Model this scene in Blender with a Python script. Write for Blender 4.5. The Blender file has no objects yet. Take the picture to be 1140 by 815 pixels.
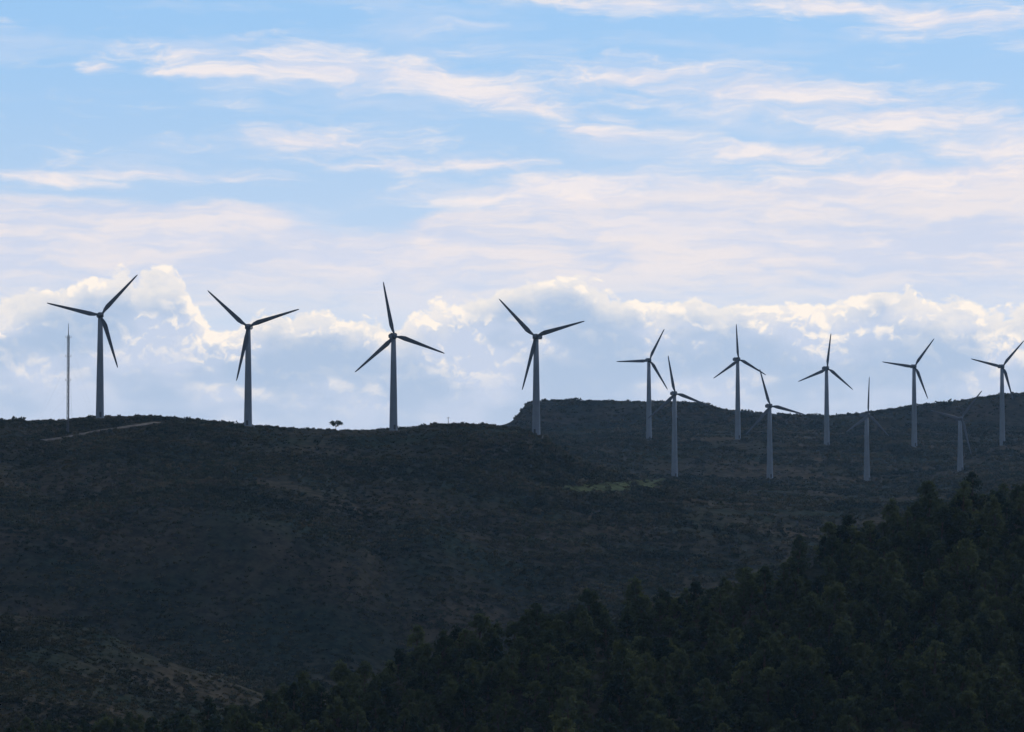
import bpy, bmesh, math, random
import numpy as np
from mathutils import Vector, Matrix
rng = np.random.default_rng(7); random.seed(7)
scene = bpy.context.scene
scene.view_settings.view_transform = 'Standard'
scene.view_settings.look = 'None'
scene.view_settings.exposure = 0
COL = scene.collection

# ------------------------------------------------------------------ survey helpers
F = 4000.0; PITCH = math.atan(182.5/F)
def tz(py):
    b = (407.5-np.asarray(py, float))/F
    return (math.sin(PITCH)+b*math.cos(PITCH))/(math.cos(PITCH)-b*math.sin(PITCH))
def sx(px): return (np.asarray(px, float)-570)/F

# ------------------------------------------------------------------ noise
def _h(i, j, s):
    n = (i*374761393 + j*668265263 + s*974634777) & 0xffffffff
    n = ((n ^ (n >> 13))*1274126177) & 0xffffffff
    return ((n ^ (n >> 16)) & 0xffff)/65535.0
def vn(x, y, s=0):
    xi = np.floor(x).astype(np.int64); yi = np.floor(y).astype(np.int64)
    xf = x-xi; yf = y-yi
    u = xf*xf*(3-2*xf); v = yf*yf*(3-2*yf)
    a = _h(xi, yi, s); b = _h(xi+1, yi, s); c = _h(xi, yi+1, s); d = _h(xi+1, yi+1, s)
    return (a*(1-u)+b*u)*(1-v)+(c*(1-u)+d*u)*v
def fbm(x, y, o=4, s=0):
    t = 0; a = 1; n = 0
    for k in range(o):
        t = t+a*(vn(x*2.03**k, y*2.03**k, s+k*17)-.5)*2; n += a; a *= .5
    return t/n

# ------------------------------------------------------------------ terrain function
Dl = [0, 200, 500, 800, 1000, 1080, 1172, 1260, 1400, 1550, 1650, 1850, 2050, 2250, 2400, 2585, 2625, 3000, 5000, 14000]
T = {
 -600:[770,740,560,515,462,478,500,510,515,520,520,520,540],
 0:   [770,740,572,520,468,480,500,510,515,520,520,520,540],
 60:  [770,740,574,518,465,480,500,510,515,520,520,520,540],
 110: [770,740,574,516,462,476,500,510,515,520,520,520,540],
 175: [770,740,574,517,463,476,500,510,515,520,520,520,540],
 200: [772,742,575,521,468,478,500,510,515,520,520,520,540],
 280: [774,746,582,528,474,482,500,510,512,515,515,515,530],
 400: [776,756,604,537,479,486,500,508,510,512,512,512,520],
 450: [780,760,620,542,476,484,498,505,506,506,506,506,515],
 480: [780,765,634,546,471,480,496,502,502,500,498,496,510],
 540: [788,772,655,553,471,480,494,498,494,490,486,478,490],
 572: [790,775,664,557,475,482,496,502,491,486,481,470,478],
 584: [790,775,668,559,478,484,498,505,490,486,480,449,454],
 600: [790,776,672,563,484,488,501,510,490,487,480,447,452],
 660: [800,785,682,578,531,520,516,514,490,487,478,446,451],
 722: [800,790,690,590,546,541,536,533,488.5,486,476,447,451],
 785: [800,790,692,598,554,548,541,533,487,484,474,450,455],
 805: [800,790,694,602,557,550,542,533,487,484,474,457,460],
 857: [800,790,697,610,565,556,544,534,490,486,474,462,464],
 921: [800,790,700,618,573,560,548,537,496,490,478,464,467],
 965: [800,790,700,620,575,560,550,540,496,490,478,461,464],
 1018:[800,790,700,620,575,560,550,538,496,488,476,452,456],
 1070:[800,790,700,620,575,558,545,531,496,488,476,447,452],
 1116:[800,790,700,620,575,556,543,528,495,486,474,439,445],
 1740:[800,790,700,620,575,556,543,528,495,486,474,425,430]}
tc = np.array(sorted(T)); fD = np.arange(0, 14001, 10.0); fP = np.arange(-600, 1741, 4.0)
rows = []
for c in tc:
    ds = np.array(Dl, float); z = [-1.7, -22, -52, -62, -60]
    z += [float(tz(p))*d for p, d in zip(T[c], Dl[5:18])]; z += [60.0, -60.0]
    rows.append(np.interp(fD, ds, z))
rows = np.array(rows)
TAB = np.array([np.interp(fP, tc, rows[:, i]) for i in range(len(fD))]).T   # [P,D]
def blur(A, k, ax):
    w = np.hanning(k+2)[1:-1]; w /= w.sum(); h = k//2
    pad = [(0, 0), (0, 0)]; pad[ax] = (h, h); B = np.pad(A, pad, mode='edge')
    out = 0
    for i in range(k):
        out = out+w[i]*(B[i:i+A.shape[0], :] if ax == 0 else B[:, i:i+A.shape[1]])
    return out
TAB = blur(blur(TAB, 7, 1), 5, 0)
def lut(px, D):
    a = np.clip((px+600)/4.0, 0, len(fP)-1.001); b = np.clip(D/10.0, 0, len(fD)-1.001)
    i = a.astype(int); j = b.astype(int); u = a-i; v = b-j
    return (TAB[i, j]*(1-u)+TAB[i+1, j]*u)*(1-v)+(TAB[i, j+1]*(1-u)+TAB[i+1, j+1]*u)*v
Apx = [-600, 0, 140, 280, 400, 520, 640, 760, 820, 870, 940, 1000, 1060, 1140, 1300, 1740]
Apy = [980, 850, 832, 800, 770, 732, 702, 688, 672, 648, 618, 592, 574, 560, 533, 500]
Bpx = [-600, 0, 60, 120, 180, 240, 300, 400, 1740]
Bpy = [640, 683, 690, 707, 732, 752, 775, 830, 1300]
def layers(x, y):
    r = np.hypot(x, y); az = np.arctan2(x, y); a = np.abs(az); e = math.atan(1170/F)
    px = np.where(a < e, 570+F*np.tan(np.minimum(a, e))*np.sign(az), 570+np.sign(az)*1170*(math.pi-a)/(math.pi-e))
    D = r*np.cos(np.minimum(a, e))
    wD = D + np.exp(-((D-1240)/110)**2)*22*fbm(x/60, y/300, 3, 55)
    m = lut(px, wD)
    w = np.clip((D-1000)/150, 0, 1)*np.clip((3500-D)/500, 0, 1)
    m = m+w*(1.1*fbm(x/70, y/70, 3, 3)+.5*fbm(x/17, y/22, 2, 9))
    g = np.exp(-((D-1270)/150)**2)
    wx = x+40*fbm(x/160, y/160, 2, 31)
    m = m-g*9*(1-np.abs(2*vn(wx/75, y/260, 41)-1))**2.5+g*2 + g*3.0*fbm(x/30,y/45,3,77)
    g2 = np.exp(-((D-1750)/260)**2)*np.clip((px-560)/120, 0, 1)
    m = m-g2*4*(1-np.abs(2*vn((x+.4*y)/110, y/400, 43)-1))**3+g2*2*fbm(x/40,y/30,3,78)
    Dc = np.interp(px, [0, 640, 1140], [640, 720, 850]); zc = tz(np.interp(px, Apx, Apy))*Dc
    A = zc-np.where(D < Dc, .2*(Dc-D), .42*(D-Dc))+3.0*fbm(x/38, y/38, 3, 5)
    Dc2 = 950.0; zc2 = tz(np.interp(px, Bpx, Bpy))*Dc2
    B = zc2-np.where(D < Dc2, .13*(Dc2-D), .35*(D-Dc2))+2.0*fbm(x/45, y/45, 3, 6)
    return px, D, m, A, B
def smax(a, b, k=3.0):
    h = np.clip(.5+.5*(b-a)/k, 0, 1); return a*(1-h)+b*h+k*h*(1-h)
def height(x, y):
    x = np.asarray(x, float); y = np.asarray(y, float)
    px, D, m, A, B = layers(x, y)
    near = np.clip((D-250)/150, 0, 1)
    A = A*near-200*(1-near); B = B*near-200*(1-near)
    return smax(smax(m, A), B)
def h1(x, y): return float(height(np.array([x]), np.array([y]))[0])
def hit(px, py, d0=550, d1=2600):
    D = np.arange(d0, d1, 1.0); x = sx(px)*D; z = height(x, D); k = np.nonzero(z >= tz(py)*D)[0]
    d = D[k[0]] if len(k) else d1
    return float(sx(px)*d), float(d)

# ------------------------------------------------------------------ materials
def mat(name):
    m = bpy.data.materials.new(name); m.use_nodes = True
    return m, m.node_tree, m.node_tree.nodes['Principled BSDF']
def matd(name):
    m = bpy.data.materials.new(name); m.use_nodes = True; nt = m.node_tree
    nt.nodes.remove(nt.nodes['Principled BSDF']); d = nt.nodes.new('ShaderNodeBsdfDiffuse')
    nt.links.new(d.outputs[0], nt.nodes['Material Output'].inputs[0]); return m, nt, d
def ramp(nt, src, stops):
    r = nt.nodes.new('ShaderNodeValToRGB'); e = r.color_ramp.elements
    while len(e) < len(stops): e.new(.5)
    for q, (p, c) in zip(e, stops): q.position = p; q.color = (*c, 1)
    nt.links.new(src, r.inputs[0]); return r.outputs[0]
def noise(nt, vec, scale, detail=4, rough=.55):
    n = nt.nodes.new('ShaderNodeTexNoise'); n.inputs['Scale'].default_value = scale
    n.inputs['Detail'].default_value = detail; n.inputs['Roughness'].default_value = rough
    if vec: nt.links.new(vec, n.inputs['Vector'])
    return n.outputs['Fac']
def mixrgb(nt, f, a, b, mode='MIX'):
    n = nt.nodes.new('ShaderNodeMix'); n.data_type = 'RGBA'; n.blend_type = mode
    for s, v in ((0, f), (6, a), (7, b)):
        if isinstance(v, (int, float)): n.inputs[s].default_value = v
        elif isinstance(v, tuple): n.inputs[s].default_value = (*v, 1)
        else: nt.links.new(v, n.inputs[s])
    return n.outputs[2]

M_ground, nt, p = matd('scrubland_ground')
tcn = nt.nodes.new('ShaderNodeTexCoord').outputs['Object']
c1 = ramp(nt, noise(nt, tcn, .018, 5, .65), [(.38, (.028, .040, .032)), (.5, (.048, .048, .038)), (.62, (.070, .060, .046))])
c2 = ramp(nt, noise(nt, tcn, .22, 4, .7), [(.38, (.45, .5, .52)), (.6, (1.12, 1.1, 1.08))])
nt.links.new(mixrgb(nt, 1.0, c1, c2, 'MULTIPLY'), p.inputs['Color'])

def foliage(name, a, b, patch=None, tr=0):
    mt, nt, p = matd(name)
    oi = nt.nodes.new('ShaderNodeObjectInfo')
    c = mixrgb(nt, oi.outputs['Random'], a, b)
    if patch:
        k = ramp(nt, noise(nt, oi.outputs['Location'], patch, 3, .6), [(.36, (.5, .6, .6)), (.62, (1.4, 1.28, 1.15))])
        c = mixrgb(nt, 1.0, c, k, 'MULTIPLY')
    nt.links.new(c, p.inputs['Color'])
    if tr:
        t = nt.nodes.new('ShaderNodeBsdfTranslucent'); nt.links.new(c, t.inputs[0])
        mx = nt.nodes.new('ShaderNodeMixShader'); mx.inputs[0].default_value = tr
        nt.links.new(p.outputs[0], mx.inputs[1]); nt.links.new(t.outputs[0], mx.inputs[2])
        nt.links.new(mx.outputs[0], nt.nodes['Material Output'].inputs[0])
    return mt
M_pine = foliage('pine_needles', (.018, .032, .020), (.080, .098, .045), None, .3)
M_scrub = foliage('scrub_leaves', (.040, .056, .038), (.112, .104, .074), .025)
def simple(name, col, rough=.7, var=.15, sc=2.0, diffuse=False):
    mt, nt, p = matd(name) if diffuse else mat(name); o = nt.nodes.new('ShaderNodeTexCoord').outputs['Object']
    lo = tuple(v*(1-var) for v in col); hi = tuple(v*(1+var) for v in col)
    nt.links.new(ramp(nt, noise(nt, o, sc, 3), [(.35, lo), (.65, hi)]), p.inputs['Color' if diffuse else 'Base Color'])
    if not diffuse: p.inputs['Roughness'].default_value = rough; p.inputs['Specular IOR Level'].default_value = .25
    return mt
M_bark = simple('bark', (.08, .06, .045), .9, .3, 4)
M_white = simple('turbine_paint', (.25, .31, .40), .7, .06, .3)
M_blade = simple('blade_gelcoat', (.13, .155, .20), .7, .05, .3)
M_steel = simple('galvanised_steel', (.12, .13, .15), .7)
M_conc = simple('concrete', (.2, .2, .19), .9)
M_dark = simple('door_paint', (.08, .1, .12), .6)
M_meadow = simple('meadow_grass', (.066, .082, .044), 1, .4, .12, True)
M_dirt = simple('path_dirt', (.15, .135, .12), 1, .3, .3, True)

# ------------------------------------------------------------------ mesh utils
def mesh_np(name, V, Q, mats, mi=None, smooth=False):
    me = bpy.data.meshes.new(name); V = np.asarray(V, np.float32); Q = np.asarray(Q, np.int32); n, k = Q.shape
    me.vertices.add(len(V)); me.vertices.foreach_set('co', V.ravel())
    me.loops.add(n*k); me.loops.foreach_set('vertex_index', Q.ravel())
    me.polygons.add(n); me.polygons.foreach_set('loop_start', np.arange(0, n*k, k, dtype=np.int32))
    if mi is not None: me.polygons.foreach_set('material_index', np.asarray(mi, np.int32))
    for m in mats: me.materials.append(m)
    me.update(calc_edges=True); me.validate()
    me.polygons.foreach_set('use_smooth', np.full(len(me.polygons), smooth)); return me
def obj(name, me, parent=None, loc=(0, 0, 0), rot=(0, 0, 0), link=True):
    o = bpy.data.objects.new(name, me); o.location = loc; o.rotation_euler = rot
    if parent: o.parent = parent
    if link: COL.objects.link(o)
    return o
def tube(pts, rad, seg=8, cap=True):
    pts = np.asarray(pts, float); V = []; Q = []
    for i, (c, r) in enumerate(zip(pts, rad)):
        d = pts[min(i+1, len(pts)-1)]-pts[max(i-1, 0)]; d /= np.linalg.norm(d)
        u = np.cross(d, [0, 1, 0] if abs(d[1]) < .9 else [1, 0, 0]); u /= np.linalg.norm(u); w = np.cross(d, u)
        for k in range(seg):
            a = 2*math.pi*k/seg; V.append(c+r*(math.cos(a)*u+math.sin(a)*w))
    for i in range(len(pts)-1):
        for k in range(seg):
            k2 = (k+1) % seg; Q.append((i*seg+k, i*seg+k2, (i+1)*seg+k2, (i+1)*seg+k))
    if cap:
        for i in (0, len(pts)-1):
            b = len(V); V.append(pts[i])
            for k in range(seg):
                k2 = (k+1) % seg; Q.append((i*seg+k, i*seg+k2, b, b))
    return V, Q
def join(parts):
    V = []; Q = []
    for v, q in parts:
        b = len(V); V += list(v); Q += [tuple(i+b for i in f) for f in q]
    return V, Q
def pymesh(name, V, Q, mats, mi=None, smooth=False):
    me = bpy.data.meshes.new(name)
    F2 = []
    for f in Q:
        g = []
        for i in f:
            if i not in g: g.append(i)
        F2.append(g)
    me.from_pydata([tuple(map(float, v)) for v in V], [], F2)
    for m in mats: me.materials.append(m)
    if mi is not None: me.polygons.foreach_set('material_index', mi)
    for q in me.polygons: q.use_smooth = smooth
    me.update(); return me

# ------------------------------------------------------------------ terrain
az = np.concatenate([np.radians(np.arange(-180, -12.1, 3)), np.arctan(np.arange(-820, 821, 2.4)/F), np.radians(np.arange(12, 177.1, 3))])
rr = np.concatenate([[.05], np.arange(10, 500, 20), np.arange(500, 2720, 4.0), np.geomspace(2750, 13900, 30)])
A_, R_ = np.meshgrid(az, rr, indexing='ij'); X = np.sin(A_)*R_; Y = np.cos(A_)*R_; Z = height(X, Y)
na, nr = X.shape
I = np.arange(na*nr).reshape(na, nr); I2 = np.vstack([I, I[:1]])
Q = np.stack([I2[:-1, :-1], I2[1:, :-1], I2[1:, 1:], I2[:-1, 1:]], -1).reshape(-1, 4)[:, ::-1]
ter = obj('terrain', mesh_np('terrain', np.stack([X, Y, Z], -1).reshape(-1, 3), Q, [M_ground], smooth=True))

# ------------------------------------------------------------------ plants
def leafcloud(centers, rads, n, size, r):
    C = np.repeat(centers, n, 0); Rr = np.repeat(rads, n)
    d = r.normal(size=C.shape); d /= np.linalg.norm(d, axis=1)[:, None]
    P = C+d*(Rr*r.uniform(.45, 1.05, len(C)))[:, None]*[1, 1, .75]
    a = r.normal(size=C.shape); a /= np.linalg.norm(a, axis=1)[:, None]
    b = np.cross(a, d+.3*r.normal(size=C.shape)); b /= np.linalg.norm(b, axis=1)[:, None]
    s = size*r.uniform(.6, 1.3, len(C))[:, None]
    V = np.stack([P-a*s, P+b*s*.6, P+a*s, P-b*s*.6], 1).reshape(-1, 3)
    return V, np.arange(len(V)).reshape(-1, 4)
def tree(name, seed, h=7, w=2.4, base=.22, nb=34, leaf=.27, per=26, flat=False):
    r = np.random.default_rng(seed); parts = []
    lean = r.normal(0, .25, 2)
    tp = [(lean[0]*t*t, lean[1]*t*t, t*h*(.75 if flat else .93)-.6*(t == 0)) for t in (0, .3, .6, 1)]
    parts.append(tube(tp, [h*.028, h*.022, h*.015, h*.004], 7))
    C = []; Rd = []
    for k in range(nb):
        t = r.uniform(base, 1)**.9
        if flat: prof = w*(1.0-.35*abs((t-.62)/.38)); zz = h*(.36+.6*t*.9); t0 = .5
        else:
            q = (t-base)/(1-base); prof = w*(math.sin(math.pi*min(1, (.18+.82*q)))**.7*(1.05-.45*q)); zz = h*t*.95; t0 = t*.85
        a = r.uniform(0, 2*math.pi); rad = prof*math.sqrt(r.uniform(.08, 1))*(1+.25*math.sin(2*a+seed))
        c = np.array([lean[0]*t+rad*math.cos(a), lean[1]*t+rad*math.sin(a), zz]); C.append(c)
        Rd.append(r.uniform(.5, 1)*w*.36)
        if k % 3 == 0:
            s = np.array([lean[0]*t0*t0, lean[1]*t0*t0, h*t0*.75]); parts.append(tube([s, (s+c)/2+[0, 0, .1], c], [h*.009, h*.006, h*.002], 4, False))
    Vw, Qw = join(parts); Vl, Ql = leafcloud(np.array(C), np.array(Rd), per, leaf, r)
    nW = len(Qw); V = np.vstack([np.array(Vw), Vl]); Qa = list(Qw)+[tuple(q) for q in (Ql+len(Vw))]
    return pymesh(name, V, Qa, [M_bark, M_pine], [0]*nW+[1]*len(Ql))
def lib(name, meshes):
    c = bpy.data.collections.new(name)
    for i, m in enumerate(meshes):
        c.objects.link(bpy.data.objects.new(m.name, m))
    return c
pines = lib('pine_variants', [tree('pine_v%d' % i, 20+i, h, w, b, nb) for i, (h, w, b, nb) in enumerate(
    [(7, 2.6, .12, 40), (8, 2.7, .15, 42), (6, 2.8, .1, 40), (7.5, 3.1, .15, 46), (5.2, 2.6, .08, 34), (9, 2.7, .2, 44)])])
def shrub(name, seed):
    r = np.random.default_rng(seed); n = 6
    C = r.uniform(-.6, .6, (n, 3)); C[:, 2] = r.uniform(.1, .5, n)
    V, Qq = leafcloud(C, r.uniform(.3, .5, n), 10, .24, r)
    return mesh_np(name, V, Qq, [M_scrub])
shrubs = lib('scrub_variants', [shrub('scrub_v%d' % i, 60+i) for i in range(5)])

def scatter(name, P, S, coll, tilt=.1):
    me = bpy.data.meshes.new(name); me.vertices.add(len(P)); me.vertices.foreach_set('co', np.asarray(P, np.float32).ravel())
    at = me.attributes.new('scl', 'FLOAT', 'POINT'); at.data.foreach_set('value', np.asarray(S, np.float32))
    o = obj(name, me); g = bpy.data.node_groups.new(name, 'GeometryNodeTree')
    g.interface.new_socket('Geometry', in_out='INPUT', socket_type='NodeSocketGeometry')
    g.interface.new_socket('Geometry', in_out='OUTPUT', socket_type='NodeSocketGeometry')
    N = g.nodes.new; gi = N('NodeGroupInput'); go = N('NodeGroupOutput'); ip = N('GeometryNodeInstanceOnPoints')
    ci = N('GeometryNodeCollectionInfo'); ci.inputs['Collection'].default_value = coll
    ci.inputs['Separate Children'].default_value = True; ci.inputs['Reset Children'].default_value = True
    na_ = N('GeometryNodeInputNamedAttribute'); na_.data_type = 'FLOAT'; na_.inputs['Name'].default_value = 'scl'
    rv = N('FunctionNodeRandomValue'); rv.data_type = 'FLOAT_VECTOR'
    rv.inputs[0].default_value = (-tilt, -tilt, 0); rv.inputs[1].default_value = (tilt, tilt, 6.283)
    L = g.links.new
    L(gi.outputs[0], ip.inputs['Points']); L(ci.outputs[0], ip.inputs['Instance']); ip.inputs['Pick Instance'].default_value = True
    L(rv.outputs[0], ip.inputs['Rotation']); L(na_.outputs[0], ip.inputs['Scale']); L(ip.outputs[0], go.inputs[0])
    md = o.modifiers.new('scatter', 'NODES'); md.node_group = g; return o

def sample(n, p0, p1, d0, d1):
    D = np.sqrt(rng.uniform(d0*d0, d1*d1, n)); s = sx(rng.uniform(p0, p1, n)); return s*D, D
# pine forest
x, y = sample(12000, -100, 1350, 560, 900)
px, D, m, A, B = layers(x, y); ok = (A > np.maximum(m, B)-1.0)
Dc = np.interp(px, [0, 640, 1140], [640, 720, 850]); ok &= D < Dc+25
x, y = x[ok], y[ok]
cell = {}; ks = []
for i in range(len(x)):
    k = (int(x[i]//4.4), int(y[i]//4.4))
    if k not in cell: cell[k] = 1; ks.append(i)
x, y = x[ks], y[ks]; z = height(x, y)-.2
S = np.clip(.85+.28*fbm(x/40, y/40, 2, 8)+rng.normal(0, .22, len(x)), .35, 1.5)
P = np.stack([x, y, z], -1)
bx, by = float(sx(1068))*835, 835.0
P = np.vstack([P, [[bx, by, h1(bx, by)], [bx+3, by-3, h1(bx+3, by-3)], [bx-2.2, by+2, h1(bx-2.2, by+2)]]]); S = np.append(S, [1.35, 1.2, 1.05])
print('pines', len(P))
scatter('pine_forest', P, S, pines, .06)

# meadow + path footprints
mpx = np.linspace(612, 741, 66)
mt_ = np.interp(mpx, [612, 660, 700, 741], [543.2, 539.5, 536, 533]); mb_ = np.interp(mpx, [612, 640, 680, 720, 741], [545, 549, 550, 545.5, 538])
MB = np.array([hit(a, b, 1200, 2040) for a, b in zip(mpx, mb_)]); MT = np.array([hit(a, b, 1200, 2040) for a, b in zip(mpx, mt_)])
kk = np.hanning(9)[1:-1]; kk /= kk.sum()
for arr in (MB, MT): arr[:, 1] = np.convolve(np.pad(arr[:, 1], 3, mode='edge'), kk, 'valid'); arr[:, 0] = sx(mpx)*arr[:, 1]
pathpts = [hit(a, b, 1200, 1600) for a, b in ((48, 491), (75, 487), (100, 482), (130, 477.5), (158, 473.5), (176, 471))]
pp = np.array(pathpts)
def pathdist(x, y):
    d = np.full(len(x), 1e9)
    for a, b in zip(pp[:-1], pp[1:]):
        e = b-a; t = np.clip(((x-a[0])*e[0]+(y-a[1])*e[1])/(e@e), 0, 1); d = np.minimum(d, np.hypot(x-a[0]-t*e[0], y-a[1]-t*e[1]))
    return d
# scrub
allP = []; allS = []
for n, p0, p1, d0, d1, s in ((22000, -100, 400, 740, 1060, .85), (50000, -100, 760, 1090, 1600, 1.0), (46000, 570, 1250, 1250, 2680, 1.4)):
    x, y = sample(n, p0, p1, d0, d1); px, D, m, A, B = layers(x, y)
    dens = .5+1.0*fbm(x/45, y/60, 4, 12)
    terr = np.sin(2*math.pi*(m/5.5+1.2*fbm(x/120, y/120, 2, 88)))
    dens = dens+.3*terr*np.clip((px-480)/150, 0, 1)
    ok = (A < np.maximum(m, B)) & (rng.uniform(0, 1, n) < dens+.25)
    inm = (px > 611) & (px < 742) & (D > np.interp(px, mpx, MB[:, 1])+2) & (D < np.interp(px, mpx, MT[:, 1])-2)
    ok &= ~(inm & (rng.uniform(0, 1, n) < .93)) & (pathdist(x, y) > 3.2)
    x, y, dens = x[ok], y[ok], dens[ok]
    allP.append(np.stack([x, y, height(x, y)-.1], -1)); allS.append(s*np.exp(rng.normal(0, .38, len(x)))*np.clip(.7+.4*dens, .5, 1.5))
for a, b in ((3, 3.2), (8, 2.8), (13, 2.2), (19, 3.6), (23, 2.6), (365, 1.5), (499, 1.5), (300, 1.8), (205, 1.6), (118, 1.5), (540, 1.7)):
    X1, Y1 = float(sx(a))*1553, 1553.0; allP.append(np.array([[X1, Y1, h1(X1, Y1)]])); allS.append([b])
allP = np.vstack(allP); allS = np.concatenate(allS); print('scrub', len(allP))
scatter('scrub', allP, allS, shrubs, .15)

# lone tree on the ridge
tx, ty = float(sx(374))*1548, 1548.0
obj('pine_tree', tree('pine_tree', 5, 5.2, 3.2, .3, 32, .3, 20, True), loc=(tx, ty, h1(tx, ty)-.3))

def drape(name, X, Y, lift, mats, flip=False):
    Z = height(X, Y)+lift; I = np.arange(X.size).reshape(X.shape)
    Q = np.stack([I[:-1, :-1], I[1:, :-1], I[1:, 1:], I[:-1, 1:]], -1).reshape(-1, 4)
    if flip: Q = Q[:, ::-1]
    obj(name, mesh_np(name, np.stack([X, Y, Z], -1).reshape(-1, 3), Q, mats, smooth=True))
t = np.linspace(0, 1, 30)
X = MB[:, :1]*(1-t)+MT[:, :1]*t; Y = MB[:, 1:]*(1-t)+MT[:, 1:]*t
drape('meadow', X, Y, .3, [M_meadow])
t = np.linspace(0, 1, 90); seg = np.linspace(0, 1, len(pp)); cx = np.interp(t, seg, pp[:, 0]); cy = np.interp(t, seg, pp[:, 1])
tx_, ty_ = np.gradient(cx), np.gradient(cy); l = np.hypot(tx_, ty_); nx, ny = -ty_/l, tx_/l
W = np.linspace(-2.2, 2.2, 6)
drape('dirt_path', cx[:, None]+nx[:, None]*W, cy[:, None]+ny[:, None]*W, .25, [M_dirt], True)

# ------------------------------------------------------------------ wind turbines
def blade_mesh(R):
    st = [(0.02, .85, .85, 0), (.06, .9, .8, 0), (.12, 1.5, .5, 14), (.2, 2.05, .36, 12), (.35, 1.75, .27, 8), (.55, 1.35, .19, 5), (.75, 1.0, .13, 2), (.92, .7, .08, 0), (.985, .42, .05, 0), (1, .12, .03, 0)]
    V = []; Q = []; n = 14
    for f, c, th, tw in st:
        for k in range(n):
            a = 2*math.pi*k/n; xx = c*.5*math.cos(a)-(c*.2 if f > .1 else 0); yy = th*.5*math.sin(a)*(1+.35*math.cos(a)*(f > .1))
            q = math.radians(tw); V.append((xx*math.cos(q)-yy*math.sin(q), xx*math.sin(q)+yy*math.cos(q), f*R))
    for i in range(len(st)-1):
        for k in range(n): Q.append((i*n+k, i*n+(k+1) % n, (i+1)*n+(k+1) % n, (i+1)*n+k))
    V.append((0, 0, 1.0*R+.02)); b = len(V)-1
    for k in range(n): Q.append(((len(st)-1)*n+k, (len(st)-1)*n+(k+1) % n, b, b))
    return pymesh('blade', V, Q, [M_blade], smooth=True)
BL = {23: blade_mesh(23.8), 22: blade_mesh(22.0)}
def nacelle_mesh():
    bm = bmesh.new(); bmesh.ops.create_cube(bm, size=1)
    for v in bm.verts:
        v.co.x *= 2.5; v.co.y *= 6.4; v.co.z *= 2.5; v.co.y += 1.6
        if v.co.y > 3: v.co.z = v.co.z*.78+.1; v.co.x *= .85
    bmesh.ops.bevel(bm, geom=bm.edges[:], offset=.35, segments=3, affect='EDGES')
    r = bmesh.ops.create_cube(bm, size=.5)
    for v in r['verts']: v.co.y += 3.6; v.co.z += 1.25
    me = bpy.data.meshes.new('nacelle'); bm.to_mesh(me); bm.free(); me.materials.append(M_blade); return me
NAC = nacelle_mesh()
v, q = tube([(0, -.2, 0), (0, -1.0, 0), (0, -1.8, 0), (0, -2.3, 0), (0, -2.55, 0)], [1.0, 1.12, .95, .5, .08], 16)
HUBM = pymesh('hub', v, q, [M_blade], smooth=True)
v, q = tube([(0, 0, -1.5), (0, 0, .25)], [3.0, 3.0], 24); PAD = pymesh('foundation', v, q, [M_conc])
def door_mesh():
    bm = bmesh.new(); bmesh.ops.create_cube(bm, size=1)
    for v in bm.verts: v.co.x *= .9; v.co.y *= .16; v.co.z *= 2.1
    bmesh.ops.bevel(bm, geom=bm.edges[:], offset=.04, segments=2, affect='EDGES')
    me = bpy.data.meshes.new('door'); bm.to_mesh(me); bm.free(); me.materials.append(M_dark); return me
DOOR = door_mesh()
# hub bearing, distance, blade phase, yaw, blade size
TT = [(111, 351, 1545, 42, 8, 23), (276, 364, 1548, -48, -12, 23), (438, 374, 1550, -12, 16, 23), (597, 375, 1552, -45, -22, 23),
      (722.5, 401, 2245, 27, 20, 22), (821.5, 400, 2245, -4, 30, 22), (920.5, 410, 2245, 7, 26, 22), (1018, 408, 2245, 37, 22, 22), (1116, 408, 2245, 42, 24, 22),
      (751, 438, 2050, -11, 20, 22), (857, 452, 2050, -17, 22, 22), (965, 462, 2060, 3, 50, 22), (1069, 466, 2080, 42, 35, 22)]
for hx, hy, D, ph, yaw, bs in TT:
    X, Y = float(sx(hx))*D, D; hz = float(tz(hy))*D; gz = h1(X, Y); H = hz-gz-1.2
    e = bpy.data.objects.new('wind_turbine', None); e.location = (X, Y, gz); COL.objects.link(e); e.empty_display_size = 5
    rb = 1.8 if bs == 23 else 1.85; rt = 1.05
    zs = [-.5, .6, H*.33, H*.333, H*.66, H*.663, H]; f = lambda z: rb+(rt-rb)*max(0, z)/H
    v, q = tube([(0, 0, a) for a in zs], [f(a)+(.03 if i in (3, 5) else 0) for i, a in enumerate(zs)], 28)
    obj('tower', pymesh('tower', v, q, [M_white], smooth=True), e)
    obj('foundation', PAD, e)
    yr = math.radians(yaw)-math.atan(float(sx(hx)))
    obj('door', DOOR, e, (math.sin(yr)*rb*.98, -math.cos(yr)*rb*.98, 1.7), (0, 0, yr))
    hd = bpy.data.objects.new('rotor_head', None); hd.parent = e; hd.location = (0, 0, H+1.2); hd.rotation_euler = (0, 0, yr); COL.objects.link(hd)
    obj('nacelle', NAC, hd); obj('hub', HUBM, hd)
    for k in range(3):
        obj('blade_%d' % (k+1), BL[bs], hd, (0, -1.25, 0), (0, math.radians(ph+120*k), 0))

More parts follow.
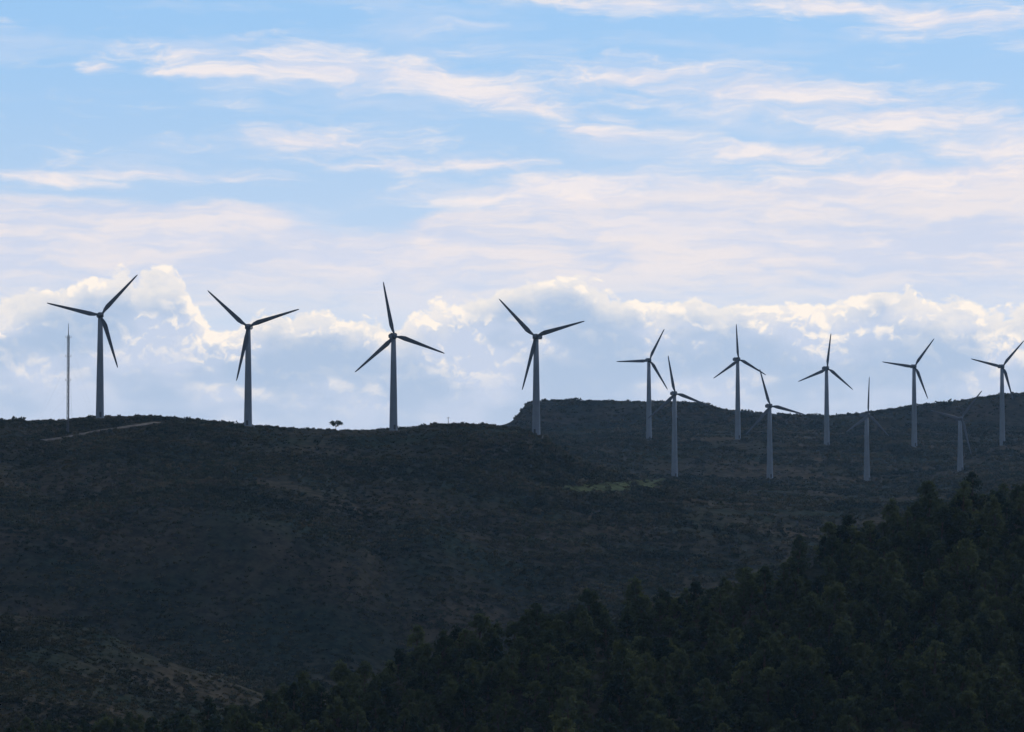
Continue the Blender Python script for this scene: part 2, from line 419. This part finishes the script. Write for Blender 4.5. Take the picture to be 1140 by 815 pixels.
# ------------------------------------------------------------------ lattice met mast
D = 1500.0; X = float(sx(75.5))*D; gz = h1(X, D); H = float(tz(360))*D-gz
e = bpy.data.objects.new('lattice_mast', None); e.location = (X, D, gz); COL.objects.link(e)
L3 = [np.array([.5*math.cos(a), .5*math.sin(a), 0]) for a in (math.pi/2, math.pi*7/6, math.pi*11/6)]
obj('legs', pymesh('legs', *join([tube([p_+[0, 0, -.5], p_+[0, 0, H-5]], [.13, .11], 6) for p_ in L3]), [M_steel]), e)
br = []; zz = 0; k = 0
while zz < H-6.6:
    for i in range(3):
        a, b = L3[i], L3[(i+1) % 3]
        if k % 2: a, b = b, a
        br.append(tube([a+[0, 0, zz], b+[0, 0, zz+1.5]], [.06, .06], 4)); br.append(tube([a+[0, 0, zz+1.5], b+[0, 0, zz+1.5]], [.05, .05], 4))
    zz += 1.5; k += 1
obj('bracing', pymesh('bracing', *join(br), [M_steel]), e)
sp = [tube([(0, 0, H-6), (0, 0, H)], [.2, .08], 6)]
for zq in (H-6, H-14, H-24): sp += [tube([(-1.1, 0, zq), (1.1, 0, zq)], [.06, .06], 5), tube([(1.1, 0, zq), (1.1, 0, zq+.7)], [.05, .12], 6), tube([(-1.1, 0, zq), (-1.1, 0, zq+.7)], [.05, .12], 6)]
obj('spire_and_instruments', pymesh('spire', *join(sp), [M_steel]), e)
gw = []
for a in (math.pi/2, math.pi*7/6, math.pi*11/6):
    ax, ay = 16*math.cos(a), 16*math.sin(a); g = h1(X+ax, D+ay)-gz
    for zq in (H*.35, H*.65, H-6): gw.append(tube([(.4*math.cos(a), .4*math.sin(a), zq), (ax, ay, g)], [.012, .012], 3))
obj('guy_wires', pymesh('guys', *join(gw), [M_steel]), e)
X, Y = float(sx(499))*1549, 1549.0
v, q = join([tube([(0, 0, -.4), (0, 0, 4.2)], [.13, .1], 8), tube([(-.7, 0, 3.7), (.7, 0, 3.7)], [.07, .07], 6)])
obj('utility_pole', pymesh('utility_pole', v, q, [M_bark]), loc=(X, Y, h1(X, Y)))

# ------------------------------------------------------------------ valley haze (real scattering volume over the whole valley)
bm = bmesh.new(); bmesh.ops.create_cube(bm, size=1)
for v in bm.verts: v.co.x *= 5000; v.co.y = v.co.y*5200+1900; v.co.z = v.co.z*700+150
me = bpy.data.meshes.new('haze'); bm.to_mesh(me); bm.free()
hm = bpy.data.materials.new('haze'); hm.use_nodes = True; hn = hm.node_tree
for n in list(hn.nodes): hn.nodes.remove(n)
ho = hn.nodes.new('ShaderNodeOutputMaterial'); vs = hn.nodes.new('ShaderNodeVolumeScatter')
vs.inputs['Color'].default_value = (.33, .60, 1, 1); vs.inputs['Density'].default_value = 3.0e-5; vs.inputs['Anisotropy'].default_value = .2
hn.links.new(vs.outputs[0], ho.inputs['Volume']); me.materials.append(hm)
try: hm.cycles.homogeneous_volume = True
except Exception: pass
obj('haze', me)

# ------------------------------------------------------------------ sun
EL, AZ = math.radians(19), math.radians(16)
sd = Vector((math.sin(AZ)*math.cos(EL), math.cos(AZ)*math.cos(EL), math.sin(EL)))
sl = bpy.data.lights.new('sun', 'SUN'); sl.energy = 2.4; sl.angle = math.radians(.6); sl.color = (1, .94, .85)
so = obj('sun', sl); so.rotation_euler = sd.to_track_quat('Z', 'Y').to_euler(); so.location = (0, 0, 300)

# ------------------------------------------------------------------ world: Nishita sky + procedural cloud layers (by direction)
w = bpy.data.worlds.new('World'); scene.world = w; w.use_nodes = True; nt = w.node_tree
try: w.cycles.sampling_method = 'NONE'
except Exception as ex: print(ex)
for n in list(nt.nodes): nt.nodes.remove(n)
STR = .1
def setin(s, v):
    if isinstance(v, bpy.types.NodeSocket): nt.links.new(v, s)
    elif isinstance(v, tuple) and s.type == 'RGBA': s.default_value = (*v, 1)
    else: s.default_value = v
def M(op, a, b=None, c=None, clamp=False):
    n = nt.nodes.new('ShaderNodeMath'); n.operation = op; n.use_clamp = clamp
    for i, v in enumerate((a, b, c)):
        if v is not None: setin(n.inputs[i], v)
    return n.outputs[0]
add = lambda a, b: M('ADD', a, b); sub = lambda a, b: M('SUBTRACT', a, b); mul = lambda a, b: M('MULTIPLY', a, b)
def MR(x, a, b, c=0., d=1., sm=True):
    n = nt.nodes.new('ShaderNodeMapRange'); n.interpolation_type = 'SMOOTHSTEP' if sm else 'LINEAR'
    for i, v in enumerate((x, a, b, c, d)): setin(n.inputs[i], v)
    return n.outputs[0]
def XYZ(a, b, c=0.):
    n = nt.nodes.new('ShaderNodeCombineXYZ'); setin(n.inputs[0], a); setin(n.inputs[1], b); setin(n.inputs[2], c); return n.outputs[0]
def VM(op, a, b=None):
    n = nt.nodes.new('ShaderNodeVectorMath'); n.operation = op; setin(n.inputs[0], a)
    if b is not None: setin(n.inputs[1], b)
    return n.outputs['Value' if op in ('LENGTH', 'DOT_PRODUCT') else 'Vector']
def NZ(vec, sc, det=5, ro=.55, dist=0.):
    n = nt.nodes.new('ShaderNodeTexNoise'); n.noise_dimensions = '2D'; nt.links.new(vec, n.inputs['Vector']); n.inputs['Scale'].default_value = sc
    n.inputs['Detail'].default_value = det; n.inputs['Roughness'].default_value = ro; n.inputs['Distortion'].default_value = dist
    return n
def VO(vec, sc, det=3., ro=.5):
    n = nt.nodes.new('ShaderNodeTexVoronoi'); n.feature = 'F1'; n.normalize = True; n.voronoi_dimensions = '2D'
    nt.links.new(vec, n.inputs['Vector']); n.inputs['Scale'].default_value = sc; n.inputs['Detail'].default_value = det
    n.inputs['Roughness'].default_value = ro; n.inputs['Lacunarity'].default_value = 2.2
    return n.outputs['Distance']
def lin(r, g, b): return tuple((((v/255+.055)/1.055)**2.4 if v > 10 else v/255/12.92)/STR for v in (r, g, b))
def MX(f, a, b):
    n = nt.nodes.new('ShaderNodeMix'); n.data_type = 'RGBA'; n.clamp_factor = True
    setin(n.inputs[0], f); setin(n.inputs[6], a); setin(n.inputs[7], b); return n.outputs[2]
def CV(x, pts, x0=-200., x1=1340., y0=0., y1=1.):
    n = nt.nodes.new('ShaderNodeFloatCurve'); c = n.mapping.curves[0]
    P = [((a-x0)/(x1-x0), (b-y0)/(y1-y0)) for a, b in pts]
    c.points[0].location = P[0]; c.points[1].location = P[-1]
    for q in P[1:-1]: c.points.new(*q)
    n.mapping.update(); nt.links.new(x, n.inputs[1]); return n.outputs[0]
dirv = nt.nodes.new('ShaderNodeTexCoord').outputs['Generated']
sp_ = nt.nodes.new('ShaderNodeSeparateXYZ'); nt.links.new(dirv, sp_.inputs[0]); dx, dy, dz = sp_.outputs
U = mul(M('ARCTAN2', dx, dy), 4.)                                  # azimuth, 4 units / rad
hz_ = M('SQRT', add(mul(dx, dx), mul(dy, dy)))
V = mul(M('DIVIDE', dz, M('MAXIMUM', hz_, .02)), 4.)               # tan(elevation) * 4
Un = M('DIVIDE', add(U, .77), 1.54, clamp=True)
UV = XYZ(U, V)
sky = nt.nodes.new('ShaderNodeTexSky'); sky.sky_type = 'NISHITA'; sky.sun_disc = False
sky.sun_elevation = EL; sky.sun_rotation = AZ; sky.altitude = 300; sky.air_density = 1.; sky.dust_density = .3; sky.ozone_density = 2.
base = sky.outputs[0]
VC = lambda y: (590-y)/1000.
front = MR(VM('DOT_PRODUCT', dirv, tuple(sd)), .1, .85)
clear = MX(MR(V, .12, .62), lin(200, 216, 243), lin(150, 198, 247))
base = MX(mul(front, .92), base, clear)
warp = NZ(VM('MULTIPLY', UV, (1., 2.2, 1.)), 7., 3, .6)
wv = VM('MULTIPLY', VM('SUBTRACT', warp.outputs['Color'], (.5, .5, .5)), (.12, .03, 0.))
P2 = VM('ADD', UV, wv)
# --- stratus sheet
streak = NZ(VM('MULTIPLY', P2, (2.2, 13., 1.)), 1.6, 5, .6).outputs['Fac']
streak2 = NZ(VM('MULTIPLY', P2, (5., 34., 1.)), 1.6, 4, .6).outputs['Fac']
topc = CV(Un, [(-200, VC(205)), (0, VC(210)), (180, VC(214)), (300, VC(216)), (345, VC(232)), (450, VC(236)), (500, VC(214)), (620, VC(205)), (800, VC(203)), (900, VC(190)), (1000, VC(180)), (1140, VC(165)), (1340, VC(150))])
hs = add(sub(topc, V), mul(sub(streak, .5), .08))
strat = mul(MR(hs, -.004, .022), MR(V, .2, .31))
stcol = MX(MR(add(mul(streak2, .5), mul(streak, .5)), .38, .62), lin(210, 219, 242), lin(242, 235, 238))
col = MX(mul(strat, .9), base, stcol)
# --- cirrus streaks
BLOB = [(350, 76, 225, 28, -5), (560, 108, 160, 18, -8), (470, 84, 140, 24, -6), (860, 102, 300, 30, -6), (1000, 130, 210, 32, -6), (340, 158, 120, 20, -2), (545, 181, 85, 11, 0),
        (205, 194, 140, 10, -2), (430, 184, 70, 9, -3), (45, 198, 80, 9, -5), (665, 145, 80, 12, -3), (1060, 22, 130, 28, -9), (720, 3, 170, 11, -2),
        (930, 3, 150, 13, -2), (640, 210, 190, 18, 2), (1010, 195, 240, 24, 3), (720, 86, 140, 16, 4), (105, 78, 35, 7, -4), (1120, 172, 130, 22, 0), (240, 84, 100, 8, -3), (850,170,110,12,-2)]
env = None
for cx_, cy_, rx, ry, ti in BLOB:
    mp = nt.nodes.new('ShaderNodeMapping'); mp.vector_type = 'TEXTURE'; nt.links.new(P2, mp.inputs[0])
    mp.inputs[1].default_value = ((cx_-570)/1000., VC(cy_), 0); mp.inputs[2].default_value = (0, 0, math.radians(ti)); mp.inputs[3].default_value = (rx/1000., ry/1000., 1.)
    q = M('SUBTRACT', 1.0, mul(VM('LENGTH', mp.outputs[0]), .66))
    env = q if env is None else M('MAXIMUM', env, q)
cn = NZ(VM('MULTIPLY', P2, (3.2, 17., 1.)), 2.3, 6, .66, .2).outputs['Fac']
env = M('MAXIMUM', env, MR(V, .64, 1.0, 0., .5))
cd = MR(add(env, mul(sub(cn, .5), 2.0)), .08, 1.1)
col = MX(mul(cd, .86), col, MX(MR(cn, .4, .7), lin(228, 228, 242), lin(253, 243, 241)))
veil = mul(MR(NZ(VM('MULTIPLY', P2, (1.6, 9., 1.)), 1.9, 4, .6).outputs['Fac'], .45, .75), .35)
col = MX(veil, col, lin(230, 231, 245))
# --- cumulus bank
cb_w = VM('MULTIPLY', VM('SUBTRACT', NZ(UV, 22., 3, .6).outputs['Color'], (.5, .5, .5)), (.028, .022, 0.))
P3 = VM('ADD', UV, cb_w)
def puff(p): return sub(.5, VO(VM('MULTIPLY', p, (1., 1.3, 1.)), 17., 3.6, .55))
pf = puff(P3); pf2 = puff(VM('ADD', P3, (.004, .009, 0.)))
tc_ = CV(Un, [(-200, VC(345)), (0, VC(350)), (60, VC(332)), (100, VC(322)), (165, VC(318)), (195, VC(318)), (220, VC(348)), (250, VC(368)), (300, VC(366)), (345, VC(358)), (400, VC(368)), (435, VC(378)), (470, VC(358)), (520, VC(345)), (560, VC(330)), (600, VC(318)), (640, VC(320)), (680, VC(335)), (730, VC(350)), (790, VC(342)), (850, VC(350)), (910, VC(342)), (960, VC(336)), (1010, VC(340)), (1060, VC(350)), (1140, VC(348)), (1340, VC(340))])
h = add(sub(tc_, V), mul(pf, .07))
cm = MR(h, .0, .008)
rim = MR(h, .0, .045, 1., 0.)
emb = MR(sub(pf, pf2), -.03, .16)
big = NZ(VM('MULTIPLY', UV, (1., 2., 1.)), 7., 3).outputs['Fac']
depth = MR(h, .03, .14, 1., 0.)
lit = M('ADD', mul(rim, .75), mul(mul(emb, add(.1, depth)), MR(big, .4, .58, .15, .95)), clamp=True)
body = MX(MR(big, .35, .65), lin(174, 196, 227), lin(200, 213, 238))
cucol = MX(lit, body, tuple(1.04*v for v in lin(255, 246, 236)))
col = MX(mul(cm, .95), col, cucol)
col = MX(MR(V, .04, .2, .85, 0.), col, lin(192, 209, 236))
dim = MR(front, 0., 1., .46, 1.)
mxv = nt.nodes.new('ShaderNodeMix'); mxv.data_type = 'RGBA'; mxv.blend_type = 'MULTIPLY'; mxv.inputs[0].default_value = 1
setin(mxv.inputs[6], col); nt.links.new(XYZ(dim, dim, dim), mxv.inputs[7])
bg = nt.nodes.new('ShaderNodeBackground'); nt.links.new(mxv.outputs[2], bg.inputs[0]); bg.inputs[1].default_value = STR
wo = nt.nodes.new('ShaderNodeOutputWorld'); nt.links.new(bg.outputs[0], wo.inputs[0])

# ------------------------------------------------------------------ camera
cam = bpy.data.cameras.new('camera'); cam.sensor_width = 36; cam.lens = 36*F/1140; cam.clip_end = 30000; cam.clip_start = .5
co = obj('camera', cam); co.rotation_euler = (math.pi/2+PITCH, 0, 0); scene.camera = co
